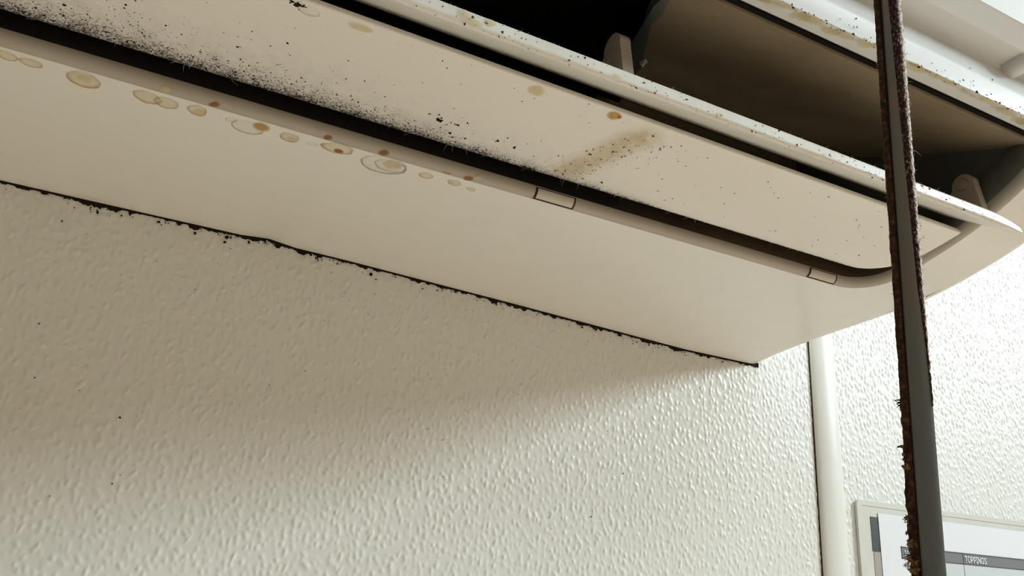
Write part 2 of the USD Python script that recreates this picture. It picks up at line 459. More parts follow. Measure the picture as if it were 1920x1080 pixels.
# underside shell, rear strip + right-hand margin, with the right-hand edge rolled up
def rolled(x, d, h=0.0, r=.016):
    x0 = -r
    th = np.clip((x - x0) / r, 0, math.pi / 2)
    over = np.maximum(x - x0 - r * math.pi / 2, 0)
    return under(np.where(x > x0, x0 + r * np.sin(th), x), d, h + r * (1 - np.cos(th)) + over)


edge = opening(0.0)
BX = -.016
cx, cd = XO - RO, DL + RO
outer = []
for (x, d) in edge:
    if d <= DL + 1e-9:
        outer.append((x, -.004))
    elif x >= XO - 1e-9:
        outer.append((BX, d))
    else:
        f = 1 + math.atan2(d - cd, x - cx) / (math.pi / 2)      # 0..1 round the corner
        outer.append((cx + (BX - cx) * (f / .5), -.004) if f < .5 else (BX, -.004 + (cd + .004) * ((f - .5) / .5)))
outer = np.array(outer)
tt = np.linspace(0, 1, 31)
rows = [np.c_[edge * (1 - t) + outer * t, np.zeros(len(edge))] for t in tt]
shell = loft(rows, closed=False)
left = grid(4, 40, lambda u, v: np.stack([-LEN + .07 * u, -.004 + (DT + .004) * v, 0 * u], -1))
roll = grid(14, 130, lambda u, v: np.stack([BX + (.016 * math.pi / 2 + .03) * u, -.004 + (DT + .004) * v, 0 * u], -1))
par = join([shell, left, roll])
pv = np.array(par.vertices)
P0 = rolled(pv[:, 0], pv[:, 1])
pu = rolled(pv[:, 0] + 1e-5, pv[:, 1]) - P0
pd = rolled(pv[:, 0], pv[:, 1] + 1e-5) - P0
N0 = np.cross(pu, pd)
N0 *= np.where(N0[:, 2:3] > 0, -1, 1) if False else 1
flipn = np.sign(np.median(N0[:, 2])) > 0
N0 = (-N0 if flipn else N0) / np.linalg.norm(N0, axis=1, keepdims=True)
pf = np.array(par.faces)
fn = np.cross(P0[pf[:, 1]] - P0[pf[:, 0]], P0[pf[:, 2]] - P0[pf[:, 0]])
bad = (fn * N0[pf[:, 0]]).sum(1) < 0
pf[bad] = pf[bad][:, ::-1]
obj('bottom_panel', trimesh.Trimesh(P0, pf, process=False), 'white_plastic', AC, normals=N0)
# closed sides and back of the body
side = [(0.001, .006)] + [(d, float(zb(d)) + .012) for d in np.linspace(.02, .30, 15)] + [(.312, .10), (.328, .13), (.330, .30), (.001, .30)]
obj('side_panel', extrude_x(side, -.006, -.0005), 'white_plastic', AC)
obj('side_panel', extrude_x(side, -LEN, -LEN + .006), 'white_plastic', AC)
obj('back_plate', box(-LEN + .01, -.01, -.006, -.0008, .02, .30), 'gap_black', AC)

# lip: the opening's rounded edge
LO, LH = .0056, .0062
ph = np.linspace(0, math.pi / 2, 9)
rings = []
for p in ph:
    e = opening(LO * math.sin(p)); rings.append(under(e[:, 0], e[:, 1], LH * (1 - math.cos(p)) * 1.0))
e = opening(LO); rings.append(under(e[:, 0], e[:, 1], LH + .0012))
obj('outlet_lip', loft(rings, closed=False), 'shaded_lip_plastic', AC, smooth=60, label='greyish rounded lip round the air outlet')


def lip_point(x, t, out=.00025):
    """Point on the rear run of the lip, t = 0 outer edge .. 1 inner edge."""
    p = np.asarray(t) * math.pi / 2
    return under(x, DL + LO * np.sin(p) + out * np.sin(p), LH * (1 - np.cos(p)) - out * np.cos(p) * 0 - out)


# two small latch tabs set into the lip
def lip_tab(x0, x1):
    v = 9
    f = lambda u, w: lip_point(x0 + (x1 - x0) * u, .22 + .66 * w, .0004)
    face = grid(10, v, f)
    gap = grid(10, v, lambda u, w: lip_point(x0 - .0014 + (x1 - x0 + .0028) * u, .08 + .84 * w, .00015))
    t = obj('latch_tab', face, 'tab_plastic', AC, smooth=True)
    obj('gap', gap, 'speck_brown', t, smooth=True)
    return t


# duct
XP = -.30
zc = lambda d: .0795 + (.285 - d) * .40
wall_rings = []
for k, (o, h) in enumerate([(LO, LH), (LO + .0012, LH + .004), (LO + .0006, LH + .012), (LO - .003, LH + .020)]):
    e = opening(o); wall_rings.append(under(e[:, 0], e[:, 1], h))
wr = np.array(wall_rings)
obj('throat', loft(wr[:, :55], closed=False), 'duct_grime', AC, smooth=60, label='dirty inner wall just inside the lip')
obj('throat_side', loft(wr[:, 54:], closed=False), 'duct_grey', AC, smooth=60)
back_prof = [(.1712, .038), (.150, .058), (.128, .090), (.112, .120), (.108, .150)]
bp = np.array(back_prof)
obj('outlet_duct', grid(40, 10, lambda u, v: np.stack([-LEN + .06 + (LEN - .06 + XO + .004) * u, -np.interp(v, np.linspace(0, 1, 5), bp[:, 0]), np.interp(v, np.linspace(0, 1, 5), bp[:, 1])], -1)), 'duct_back', AC, smooth=True,
    label='blackened rear wall of the air outlet')
obj('fan_chamber', join([box(-LEN + .06, XP + .06, -.306, -.10, .178, .182), box(-LEN + .06, XP + .06, -.112, -.104, .145, .18),
                         box(-LEN + .06, -LEN + .064, -.30, -.10, .03, .18), box(-LEN + .06, XP - .03, -.306, -.302, .110, .18)]), 'gap_black', AC, label='black chamber behind the open half of the outlet')
ed = [(.172, .022)] + back_prof + [(.108, zc(.108)), (.303, zc(.303)), (.305, .058)] + [(d, float(zb(d)) + .010) for d in (.29, .27, .25, .22, .20)]
obj('duct_side', extrude_x(ed, XO + .0008, XO + .004), 'duct_grey', AC, label='dark green-grey end wall of the outlet')


def ceil_point(x, d, h=0.0):
    return np.stack(np.broadcast_arrays(x, -d, zc(d) + h), -1)


# roof of the right-hand half: a slab with rounded front-left corner
pl = [(XO + .002, .108), (-.250, .108), (-.270, .179), (-.282, .198), (-.2974, .2235), (-.3153, .253), (-.322, .265), (-.3262, .276), (-.3285, .287), (-.329, .303), (XO + .002, .303)]
cs = m3.CrossSection([np.array(pl)])
if cs.area() <= 1e-9:
    cs = m3.CrossSection([np.array(pl[::-1])])
slab = m3.Manifold.extrude(cs, .012).refine_to_length(.01)
sm = slab.to_mesh()
v = np.array(sm.vert_properties)[:, :3]
obj('duct_roof', outward(trimesh.Trimesh(ceil_point(v[:, 0], v[:, 1], v[:, 2]), np.array(sm.tri_verts), process=False)), 'duct_plastic', AC, smooth=40, label='tan dusty roof of the right half of the outlet')
# upright rib at the free end of the roof
rib = [(d, zc(d) - .0012) for d in np.linspace(.120, .285, 14)] + [(d, zc(d) + .0050) for d in np.linspace(.285, .120, 14)]
ribm = extrude_x(rib, -.0036, 0)
vv = np.array(ribm.vertices)
vv[:, 0] += np.interp(-vv[:, 1], [.108, .179, .198, .2235, .253, .265, .276, .287], [-.250, -.270, -.282, -.2974, -.3153, -.322, -.3262, -.3285])
obj('rib', trimesh.Trimesh(vv, ribm.faces, process=False), 'duct_grey', AC, smooth=30)

obj('shadow_gap', box(-.326, XO, -.3056, -.3032, .0742, .0768), 'gap_black', AC)
# front frame above the outlet
kz = lambda k, d: k * (.55 - d) - .1955
FR = [(.300, kz(1.105, .300)), (.3075, kz(1.112, .3075)), (.3145, kz(1.140, .3145)), (.3185, kz(1.158, .3185)), (.3195, kz(1.212, .3195)), (.3185, kz(1.222, .3185)),
      (.3135, kz(1.268, .3135)), (.3140, kz(1.280, .314)), (.3255, kz(1.350, .3255)), (.3280, kz(1.365, .328)), (.3340, kz(1.447, .334)), (.3352, kz(1.462, .3352)), (.3362, .17), (.334, .30), (.318, .30), (.318, .16), (.300, .12)]
obj('front_frame', extrude_x(FR, -LEN + .004, -.004), 'front_plastic', AC, smooth=25, label='white lower front frame above the outlet with stained lower edge')
obj('corner_filler', extrude_x([(.296, .054), (.3085, .0640), (.3145, FR[2][1]), (.3145, .090), (.296, .090)], XO + .004, -.006), 'white_plastic', AC)
obj('top_cover', box(-LEN, 0, -.334, -.001, .296, .304), 'white_plastic', AC)

# lower flap
FL0, FL1, FX0, FX1 = .1885, .2502, -LEN + .085, -.0652
flap_h = lambda d: np.interp(d, [FL0, FL1], [.0036, -.0006])


def flap_outline(o):
    r = .034 - o
    a = np.linspace(-math.pi / 2, 0, 14)
    p = [(FX0 + o, FL0 + o)] + [(FX1 - .034 + r * math.cos(t), FL0 + .034 + r * math.sin(t)) for t in a] + [(FX1 - o, FL1 - o), (FX0 + o, FL1 - o)]
    return np.array(p)


TH, ER = .0042, .0011
layers = []
for z, o in [(0, ER), (ER * .13, ER * .5), (ER * .5, ER * .13), (ER, 0), (TH - ER, 0), (TH - ER * .3, ER * .3), (TH, ER)]:
    q = flap_outline(o); layers.append(np.c_[q, np.full(len(q), z)])
fm = m3.Manifold.hull_points(np.vstack(layers)).refine_to_length(.005).to_mesh()
fv, ff = np.array(fm.vert_properties)[:, :3], np.array(fm.tri_verts)
P = under(fv[:, 0], fv[:, 1], fv[:, 2] + flap_h(fv[:, 1]))
flap = obj('lower_flap', outward(trimesh.Trimesh(P, ff, process=False)), 'flap_plastic', AC, smooth=38,
           st=lambda v: np.stack([np.clip((-v[:, 1] - FL0) / (FL1 - FL0), 0, 1), (v[:, 0] - FX0) / (FX1 - FX0)], 1), label='broad white lower flap with black mould along its rear edge')
flap_point = lambda x, d, out=.0002: under(x, d, flap_h(d) - out)

# upper vane, turned down, seen edge on
A, B, C, D = (.2882, .0246), (.2880, .0166), (.2400, .0472), (.2440, .0552)
VX0, VX1 = -LEN + .085, -.0635
sec = m3.CrossSection([np.array([B, A, D, C])])
if sec.area() <= 1e-9:
    sec = m3.CrossSection([np.array([C, D, A, B])])
sec = sec.offset(-.0018, m3.JoinType.Round, circular_segments=24).offset(.0018, m3.JoinType.Round, circular_segments=24)
pts = np.array(sec.to_polygons()[0])
cen = np.array([.2872, .0188])
xs = list(np.linspace(VX0, VX1 - .034, 60)) + list(VX1 - .034 * (1 - np.sin(np.linspace(.1, 1, 12) * math.pi / 2)))
rings = []
for x in xs:
    t = np.clip((x - (VX1 - .034)) / .034, 0, 1)
    s = 1 - .45 * t ** 2.2
    q = pts.copy()
    # thin the front edge towards the end, keep the plate's underside line
    along = np.array([B[0] - C[0], B[1] - C[1]]); along /= np.linalg.norm(along)
    nor = np.array([-along[1], along[0]])
    nor = nor if nor[1] > 0 else -nor
    hgt = (q - np.array(B)) @ nor
    q = q - np.outer(hgt * (1 - s), nor)
    rings.append([(x, -a, b) for a, b in q])
vane = obj('upper_vane', outward(loft(rings, cap=True)), 'vane_plastic', AC, smooth=40, label='narrow white upper vane tilted down, edge dusted and stained')

# arms that carry the vane
def arm(x, w=.006, lean=0.0, top=.0665, wide=.0115, pinned=True):
    c = (.2605 + lean, top - .0075)
    a = np.linspace(-.15, math.pi + .15, 18)
    poly = [(c[0] + .0074 * math.cos(t), c[1] + .0074 * math.sin(t)) for t in a]
    poly = [(c[0] + wide, .034)] + poly + [(c[0] - wide, .048)]
    t = obj('vane_arm', extrude_x(poly, x, x + w), 'arm_plastic', AC, smooth=30, label='pinkish plastic arm holding the upper vane')
    pin = trimesh.creation.cylinder(radius=.0036, height=.0022, sections=28)
    rimr = trimesh.creation.annulus(.0036, .0043, .0010, sections=28)
    T = trimesh.transformations.rotation_matrix(math.pi / 2, [0, 1, 0])
    for m, nm, mm, off in () if not pinned else ((pin, 'pin', 'arm_plastic', -.0004), (rimr, 'pin_ring', 'duct_plastic', -.0001)):
        m.apply_transform(T); m.apply_translation((x + off, -c[0], c[1]))
        obj(nm, m, mm, t, smooth=30)
    return t


arm(-.0735, .006)
arm(-.3455, .0065, pinned=False)
obj('chip', lumps([np.array([-.2795, -.196, zc(.196) - .0022])], [.0024], 77), 'vane_plastic', AC, label='pale chip stuck beside the rib')

# latch tabs in the lip
lip_tab(-.3375, -.3128)
lip_tab(-.1184, -.0945)

# ------------------------------------------------------------------ dried water marks on the underside, the lip and the flap
under_out = lambda x, d: under(x, d, -.00022)


def stain(fn, c, r, m, seed, wob=.12, down=-1, name='water_stain', label=None, stretch=None, parent=AC):
    """Irregular disc on a surface; st = (radius, how far towards the wall side)."""
    rng = np.random.default_rng(seed)
    n, k = 44, 12
    a = np.linspace(0, 2 * math.pi, n, endpoint=False)
    wobble = 1 + wob * sum(rng.normal() / j * np.cos(j * a + rng.uniform(0, 6.3)) for j in (2, 3, 4, 5, 7)) * .6
    V, S = [], []
    for i, t in enumerate(np.linspace(0, 1, k + 1)):
        x = c[0] + r[0] * t * wobble * np.cos(a)
        d = c[1] + r[1] * t * wobble * np.sin(a)
        if stretch is not None:
            x = x + stretch * (d - c[1])
        V.append(np.asarray(fn(x, d)))
        S.append(np.stack([np.full(n, t), .5 + .5 * down * np.sin(a) * t], 1))
    mm = loft(V)
    return obj(name, mm, m, parent, smooth=True, st=np.vstack(S), label=label)


for k, (x, d, rx, rd, m) in enumerate([
        (-.6096, .1625, .0042, .0042, 'stain_ring'), (-.6000, .1621, .0050, .0036, 'stain_ring'), (-.5779, .1605, .0078, .0070, 'stain_ring'),
        (-.5498, .1608, .0068, .0056, 'stain_ring'), (-.5409, .1606, .0060, .0052, 'stain_ring'), (-.5265, .1618, .0048, .0052, 'stain_ring'),
        (-.5016, .1590, .0080, .0066, 'stain_thin'), (-.4801, .1607, .0052, .0046, 'stain_ring'), (-.4549, .1635, .0094, .0053, 'stain_ring'),
        (-.4277, .1596, .0131, .0098, 'stain_thin'), (-.4240, .1606, .0095, .0066, 'stain_thin'), (-.4033, .1614, .0045, .0034, 'stain_ring'),
        (-.3861, .1620, .0043, .0034, 'stain_ring'), (-.3748, .1601, .0028, .0022, 'stain_ring'),
        (-.5100, .1620, .0030, .0022, 'stain_thin'), (-.4680, .1610, .0030, .0020, 'stain_thin'), (-.6200, .1618, .0055, .0045, 'stain_ring')]):
    stain(under_out, (x, d), (rx, rd), m, 100 + k)
for k, (x, d, rx, rd, m) in enumerate([(-.5775, .1612, .0034, .0036, 'stain_yellow'), (-.4952, .1633, .0048, .0044, 'stain_orange'), (-.5255, .1606, .0030, .0030, 'stain_yellow'),
                                       (-.4538, .1612, .0030, .0021, 'stain_rust'), (-.4237, .1626, .0056, .0050, 'stain_yellow'), (-.3870, .1610, .0022, .0020, 'stain_yellow'),
                                       (-.4785, .1598, .0030, .0022, 'stain_yellow')]):
    stain(lambda x, d: under(x, d, -.0004), (x, d), (rx, rd), m, 140 + k)
for k, (x, t, rx, rt, m) in enumerate([(-.5426, .33, .0026, .22, 'stain_yellow'), (-.5196, .26, .0025, .20, 'stain_rust'), (-.4621, .24, .0024, .20, 'stain_rust'),
                                       (-.4314, .29, .0032, .24, 'stain_rust'), (-.3809, .20, .0032, .20, 'stain_rust'), (-.3938, .14, .0030, .12, 'stain_orange'), (-.3760, .45, .0026, .2, 'stain_yellow')]):
    stain(lambda x, t: lip_point(x, np.clip(t, -.1, 1.05), .0003), (x, t), (rx, rt), m, 160 + k, name='rust_spot', stretch=.004)
stain(flap_point, (-.3341, .2468, ), (.0046, .0030), 'stain_orange', 180, name='water_stain')
stain(lambda x, d: flap_point(x, d, .0004), (-.3312, .2470), (.0013, .0011), 'stain_rust', 181, name='rust_spot')
stain(flap_point, (-.3795, .2455), (.0050, .0034), 'stain_yellow', 182)
stain(flap_point, (-.4700, .2462), (.0060, .0022), 'stain_yellow', 183)
stain(flap_point, (-.4930, .2455), (.0050, .0024), 'stain_thin', 184)
# tan wash running across the flap
for k, (x, d, rx, rd) in enumerate([(-.3312, .1990, .0150, .0125), (-.3255, .2120, .0150, .0150), (-.3190, .2270, .0150, .0150), (-.3120, .2385, .0155, .0115)]):
    stain(lambda x, d, k=k: flap_point(x, np.clip(d, FL0 + .0013, FL1 - .0013), .00022 + .00005 * k), (x, d), (rx, rd), 'stain_wash', 190 + k, .25, name='tan_stain', stretch=.35)

# mould crumbs on the flap
rng = np.random.default_rng(11)
pts, sz = [], []
while len(pts) < 1700:
    v = rng.uniform(.26, .62)
    reach = np.interp(v, [.26, .47, .60], [.022, .015, .006])
    e = rng.exponential(reach * .42)
    x, d = FX0 + v * (FX1 - FX0), FL0 + .0006 + e
    if d > FL1 - .001 or rng.random() > np.interp(v, [.26, .5, .60, .62], [1, 1, .35, .1]):
        continue
    pts.append(flap_point(x, d, .00005)); sz.append(rng.choice([.00012, .00018, .00026, .0004], p=[.5, .3, .15, .05]))
for _ in range(90):                         # loose ones further out
    v = rng.uniform(.30, .64); d = FL0 + rng.uniform(.01, .060)
    pts.append(flap_point(FX0 + v * (FX1 - FX0), d, .00005)); sz.append(rng.choice([.00012, .00018, .00026]))
obj('mould_speck', lumps(pts, sz, 5, .5, (0, 0, 1)), 'mold_black', flap, kind='stuff', label='black mould crumbs on the lower flap')
for x, d, s in [(-.415, .2067, .0014), (-.4135, .2060, .0010), (-.4207, .2084, .0005), (-.4042, .2069, .0008), (-.3797, .2044, .0007), (-.369, .2036, .0008), (-.4026, .1964, .0006), (-.4113, .201, .0004),
                (-.4002, .2106, .0005), (-.4160, .2100, .0004), (-.4095, .2045, .0004), (-.3960, .1985, .0005), (-.4050, .1990, .0006), (-.3525, .1892, .0012), (-.3550, .1888, .0014), (-.3500, .1888, .0010), (-.498, .2465, .0010), (-.5005, .2470, .0008), (-.4955, .2470, .0007), (-.3760, .2090, .0004), (-.548, .2290, .0009)]:
    obj('mould_clump', lumps([np.asarray(flap_point(x, d, .0001))] + [np.asarray(flap_point(x + rng.normal() * s * .9, d + rng.normal() * s * .7, .0001)) for _ in range(3)], [s * .85] + [s * .35] * 3, int(abs(x) * 1e5), .45), 'mold_black', flap)
pts, sz = [], []
for _ in range(150):                         # brown crumbs along the tan wash
    t = rng.random(); x = -.336 + .036 * t + rng.normal() * .008; d = .1915 + .050 * t + rng.normal() * .006
    if FL0 + .001 < d < FL1 - .001:
        pts.append(flap_point(x, d, .0004)); sz.append(rng.choice([.00014, .0002, .0003, .0005], p=[.4, .35, .18, .07]))
obj('brown_speck', lumps(pts, sz, 6, .4), 'speck_brown', flap, kind='stuff', label='brown specks along the tan stain')
pts, sz = [], []
for _ in range(60):
    pts.append(flap_point(rng.uniform(-.30, -.08), rng.uniform(.195, .246), .0001)); sz.append(rng.choice([.0002, .0003]))
obj('grey_speck', lumps(pts, sz, 9, .4), 'speck_brown', flap, kind='stuff')

# hairs and crumbs on the slot edge of the flap
b = [np.asarray(flap_point(rng.uniform(-.62, -.12), FL0 + .0005, -.0005)) for _ in range(45)]
obj('dust_hair', strands(b, [np.array([rng.normal() * .6, .8, -.25 + rng.normal() * .3]) for _ in b], rng.uniform(.0012, .0045, len(b)), .00011, .8, 3), 'dust_grey', flap, kind='stuff')

# ------------------------------------------------------------------ dirt on the vane
fr = lambda t: (A[0] + (B[0] - A[0]) * t, A[1] + (B[1] - A[1]) * t)
b, dr = [], []
for _ in range(230):
    x = rng.uniform(-.45, VX1 - .012)
    b.append(np.array([x, -.2868 + rng.normal() * .0004, .0248])); dr.append(np.array([rng.normal() * .8, -.2 + rng.normal() * .5, 1.0]))
obj('dust_hair', strands(b, dr, rng.uniform(.0005, .0022, len(b)), .00008, .9, 4), 'dust_grey', vane, kind='stuff', label='grey dust fuzz on the edge of the vane')
pts, sz = [], []
for _ in range(240):
    t = rng.random() ** .8; d, z = fr(t)
    pts.append(np.array([rng.uniform(-.60, VX1 - .02), -d - .0001, z])); sz.append(rng.choice([.00015, .00022, .0004], p=[.55, .33, .12]))
obj('dirt_speck', lumps(pts, sz, 12, .5, (0, -1, 0)), 'speck_brown', vane, kind='stuff')
vane_front = lambda x, t: np.stack(np.broadcast_arrays(x, -(A[0] + (B[0] - A[0]) * t) - .0003, A[1] + (B[1] - A[1]) * t), -1)
for k, (x, t, rx, rt) in enumerate([(-.437, .35, .0035, .32), (-.425, .25, .003, .25), (-.432, .55, .0045, .22), (-.36, .55, .003, .15), (-.30, .6, .003, .2), (-.175, .7, .006, .2), (-.168, .55, .003, .15), (-.23, .6, .002, .12)]):
    stain(vane_front, (x, t), (rx, rt), 'stain_yellow', 220 + k, .3, parent=vane, name='yellow_stain')

# stained lower rim of the front frame
rim = lambda x, t: np.stack(np.broadcast_arrays(x, -np.interp(t, [0, 1, 2], [.3075, .3145, .3190]) - .0003, np.interp(t, [0, 1, 2], [FR[1][1], FR[2][1], FR[3][1]]) - .0003), -1)
for k in range(26):
    x = -.325 + k * .0108 + rng.normal() * .003
    stain(rim, (x, 1.2 + rng.normal() * .25), (rng.uniform(.005, .011), rng.uniform(.35, .75)), rng.choice(['stain_yellow', 'stain_wash', 'stain_yellow']), 240 + k, .3, name='rim_stain')
pts, sz = [], []
for _ in range(130):
    x = rng.uniform(-.33, -.06); t = rng.choice([1.6, 1.9, 2.0]) + rng.normal() * .15
    pts.append(np.asarray(rim(x, min(t, 2.0)))); sz.append(rng.choice([.0002, .0003, .0005], p=[.5, .35, .15]))
for _ in range(40):
    pts.append(np.array([rng.uniform(-.33, -.05), -.3196, FR[3][1] + rng.exponential(.004)])); sz.append(.0003)
obj('dirt_speck', lumps(pts, sz, 15, .6, (0, -1, 0)), 'speck_brown', AC, kind='stuff', label='brown dirt specks on the rim of the front frame')
# catch at the right-hand end of the groove
obj('front_catch', trimesh.convex.convex_hull(np.array([[-.0995 + .0062 * math.cos(a) * q, y, .1065 + .0072 * math.sin(a) * q] for a in np.linspace(0, 2 * math.pi, 28) for y, q in ((-.312, 1), (-.3255, 1), (-.3275, .75))])), 'front_plastic', AC, smooth=40, label='white rounded catch in the groove of the front frame')

# ------------------------------------------------------------------ mould along the seam between the unit and the wall
rng = np.random.default_rng(21)
xs = np.linspace(-.86, -.0065, 1400)
low = .0009 + .0016 * np.clip(meshkit.fbm(np.stack([xs * 260, xs * 0, xs * 0], 1), 3, 2) - .38, 0, 1) * 3 * np.interp(xs, [-.6, -.4, -.02], [1.3, 1., 1.])
zz = back_lift(xs)
top, bot = zz + .0022, zz - low
ringf = [np.stack([xs, np.full_like(xs, y), z], 1) for y, z in ((-.0002, top), (-.0016, top), (-.0014, bot * .7 + zz * .3), (-.0009, bot), (-.0002, bot - .0001))]
parts = [loft(ringf, closed=False)]
MF = thing('mould_fringe', 'black mould line along the seam between the air conditioner underside and the wall', 'mould', (XE, 0, Z0), kind='stuff')
obj('growth', parts[0], 'mold_black', MF)
wp = lambda x, dz: np.array([x, -.0011, float(back_lift(x)) + dz])
hb, hd, hl = [], [], []
for X, L, sl in [(.0700, .0048, .15), (.1070, .0075, .25), (.2055, .0058, .12), (.2380, .0035, .1), (.2560, .0050, .3), (.0520, .0030, -.6), (.0300, .0020, .2), (.3230, .0030, .2), (.3650, .0030, .2), (.3830, .0035, .1), (.4150, .0032, .1), (-.0300, .0025, .1)]:
    for j in range(3):
        hb.append(wp(X - XE + rng.normal() * .0003, .0002)); hd.append(np.array([sl + rng.normal() * .05, -.12, -1])); hl.append(L * rng.uniform(.8, 1.05))
obj('strand', strands(hb, hd, hl, .00052, .10, 8), 'mold_black', MF)
pts, sz = [], []
for _ in range(420):
    x = rng.uniform(-.66, -.01)
    pts.append(wp(x, -rng.exponential(.0022))); sz.append(rng.choice([.00022, .0003, .00045, .0007], p=[.45, .3, .18, .07]))
for X, dz in [(.250, -.003), (.253, -.0035), (.045, -.004), (.0475, -.0035), (.0600, -.004), (.345, -.0025), (.347, -.003), (.370, -.0028), (.372, -.0022), (.505, -.001), (.515, -.0006), (.520, -.0005)]:
    pts.append(wp(X - XE, dz)); sz.append(.0008)
obj('crumb', lumps(pts, sz, 31, .6, (0, 1, 0)), 'mold_black', MF)
# flecks over the wall
pts, sz = [], []
for _ in range(80):
    pts.append(np.array([rng.uniform(-.12, .50), -.0005, Z0 - .17 * rng.random() ** 1.4 - .003])); sz.append(rng.choice([.0002, .0003, .00042], p=[.6, .33, .07]))
o = obj('wall_flecks', lumps(pts, sz, 41, .5, (0, 1, 0)), 'speck_brown', label='small dark flecks scattered over the wall board under the air conditioner', cat='dirt', kind='stuff')

# ------------------------------------------------------------------ sheets on the wall at the lower right
def wall_px(x, z):                            # position on the wall, z counted from the lens height
    return np.array([x, 0, H + z])


def plate(x0, z0, x1, z1, y0, y1, tilt=0.0, r=0.0):
    """Thin upright plate between two corners, optionally with rounded corners."""
    import shapely
    g = shapely.box(x0, z0, x1, z1)
    if r:
        g = g.buffer(-r).buffer(r, quad_segs=8)
    if tilt:
        g = shapely.affinity.rotate(g, tilt, origin=(x0, z1))
    mm = trimesh.creation.extrude_polygon(g, y0 - y1 if y0 > y1 else y1 - y0, engine='earcut')
    v = np.array(mm.vertices)
    return outward(trimesh.Trimesh(np.stack([v[:, 0], -max(abs(y0), abs(y1)) + v[:, 2], H + v[:, 1]], 1), mm.faces, process=False))


import shapely.affinity
SL = thing('plastic_sleeve', 'cream translucent plastic pocket with rounded corner fixed flat on the pebbled wall', 'document pocket', (0, 0, 0))
obj('sheet', plate(.6405, -.17, .945, .0850, -.0004, -.0026, 0, .006), 'sleeve_plastic', SL, smooth=30)
import shapely, shapely.affinity
_o = shapely.box(.6405, -.17, .945, .0850).buffer(-.006).buffer(.006, quad_segs=8)
_i = shapely.box(.6455, -.165, .940, .0802).buffer(-.003).buffer(.003, quad_segs=8)
_m = trimesh.creation.extrude_polygon(_o.difference(_i), .0005, engine='earcut')
_v = np.array(_m.vertices)
fr_ = outward(trimesh.Trimesh(np.stack([_v[:, 0], -.0031 + _v[:, 2], H + _v[:, 1]], 1), _m.faces, process=False))
obj('raised_edge', fr_, 'sleeve_plastic', SL, smooth=30)
obj('backing_card', plate(.6576, .0392, .700, .0705, -.0026, -.0030), 'card_black', label='black card strip showing at the left edge of the menu sheet', cat='card')
obj('backing_card', plate(.6586, -.16, .700, .0388, -.0026, -.0030), 'card_taupe', label='taupe card strip below the black one, beside the menu sheet', cat='card')
MENU = thing('menu_sheet', 'white printed menu sheet with grey TOPPINGS bar in the plastic pocket', 'menu')
obj('paper', plate(.6680, -.165, .935, .0745, -.0030, -.0035), 'paper_white', MENU)


def on_sheet(x0, z0, x1, z1, y, m, name, label=None):
    return obj(name, plate(x0, z0, x1, z1, -y + .0002, -y), m, MENU, label=label)


def text(s, x, z, h, width, m, y=.0041, bold=True, name='lettering'):
    t = meshkit.text_mesh(s, h, .0001, bold)
    v = np.array(t.vertices)
    X = v[:, 0] / v[:, 0].max() * width
    return obj(name, outward(trimesh.Trimesh(np.stack([x + X, -y - v[:, 2], H + z + v[:, 1]], 1), t.faces, process=False)), m, MENU)


BZ0, BZ1 = .0350, .0462
on_sheet(.6955, BZ0, .933, BZ1, .0037, 'print_grey', 'header_bar', 'grey header bar')
for q0, q1 in ((BZ1 - .0010, BZ1), (BZ0, BZ0 + .0010)):
    on_sheet(.6955, q0, .933, q1, .0039, 'print_dark', 'bar_outline')
on_sheet(.6955, BZ0, .6965, BZ1, .0039, 'print_dark', 'bar_outline')
on_sheet(.7848, BZ0, .7855, BZ1, .0039, 'print_dark', 'bar_divider')
text('TOPPINGS', .7868, .0375, .0058, .0340, 'paper_white', name='toppings_lettering')
text('10', .6985, .0375, .0055, .0070, 'print_pale', name='number_lettering')
on_sheet(.7150, -.160, .933, BZ0, .0037, 'print_pale', 'menu_field')
on_sheet(.7848, -.160, .7853, BZ0, .0039, 'print_grey', 'field_divider')
text('+B', .6965, .0275, .0048, .0085, 'print_black', name='price_lettering')

# ------------------------------------------------------------------ the upright strip hanging close to the lens
def cam_point(px, py, t):
    return CAM + R.T @ (np.array([(px - 960) / 1500, (py - 540) / 1500, 1.0]) * t)


# two points of its axis, measured about 0.3 m from the lens: it hangs from the ceiling, nearly plumb
Q0, Q1 = np.array([.2521, -.3697, 1.9850]), np.array([.2420, -.3690, 1.7570])
ax = (Q0 - Q1) / np.linalg.norm(Q0 - Q1)
vw = (Q0 + Q1) / 2 - CAM; vw /= np.linalg.norm(vw)
sr = np.cross(vw, ax); sr /= np.linalg.norm(sr)
nr = np.cross(sr, ax); nr = nr if nr @ vw < 0 else -nr
ZTOP, ZBOT = CEIL, 1.56


def strip_point(z, s, n):
    z, s, n = np.broadcast_arrays(np.asarray(z, float), np.asarray(s, float), np.asarray(n, float))
    c = Q1 + ((z - Q1[2]) / ax[2])[..., None] * ax
    return c + .001 * (s[..., None] * sr + n[..., None] * nr)


ST = thing('hanging_strip', 'grey plastic strip hanging upright in front of the air conditioner, one edge crusted rusty brown', 'strip')
body_sec = [(-2.0, -2.0), (5.0, -2.0), (5.2, -1.0)] + [(-1.9 + 7.1 * t, 1.9 * math.sin(math.pi * (1 - t) * .92 + .12) ** .7) for t in np.linspace(.99, .02, 18)] + [(-2.1, -.4)]
bs = np.array(body_sec)
zs = np.concatenate([np.linspace(ZBOT, 2.05, 120), np.linspace(2.07, ZTOP, 10)])
obj('body', outward(loft([strip_point(np.full(len(bs), z), bs[:, 0], bs[:, 1]) for z in zs], cap=True)), 'strip_grey', ST, smooth=40, label='smooth grey rounded face of the strip')
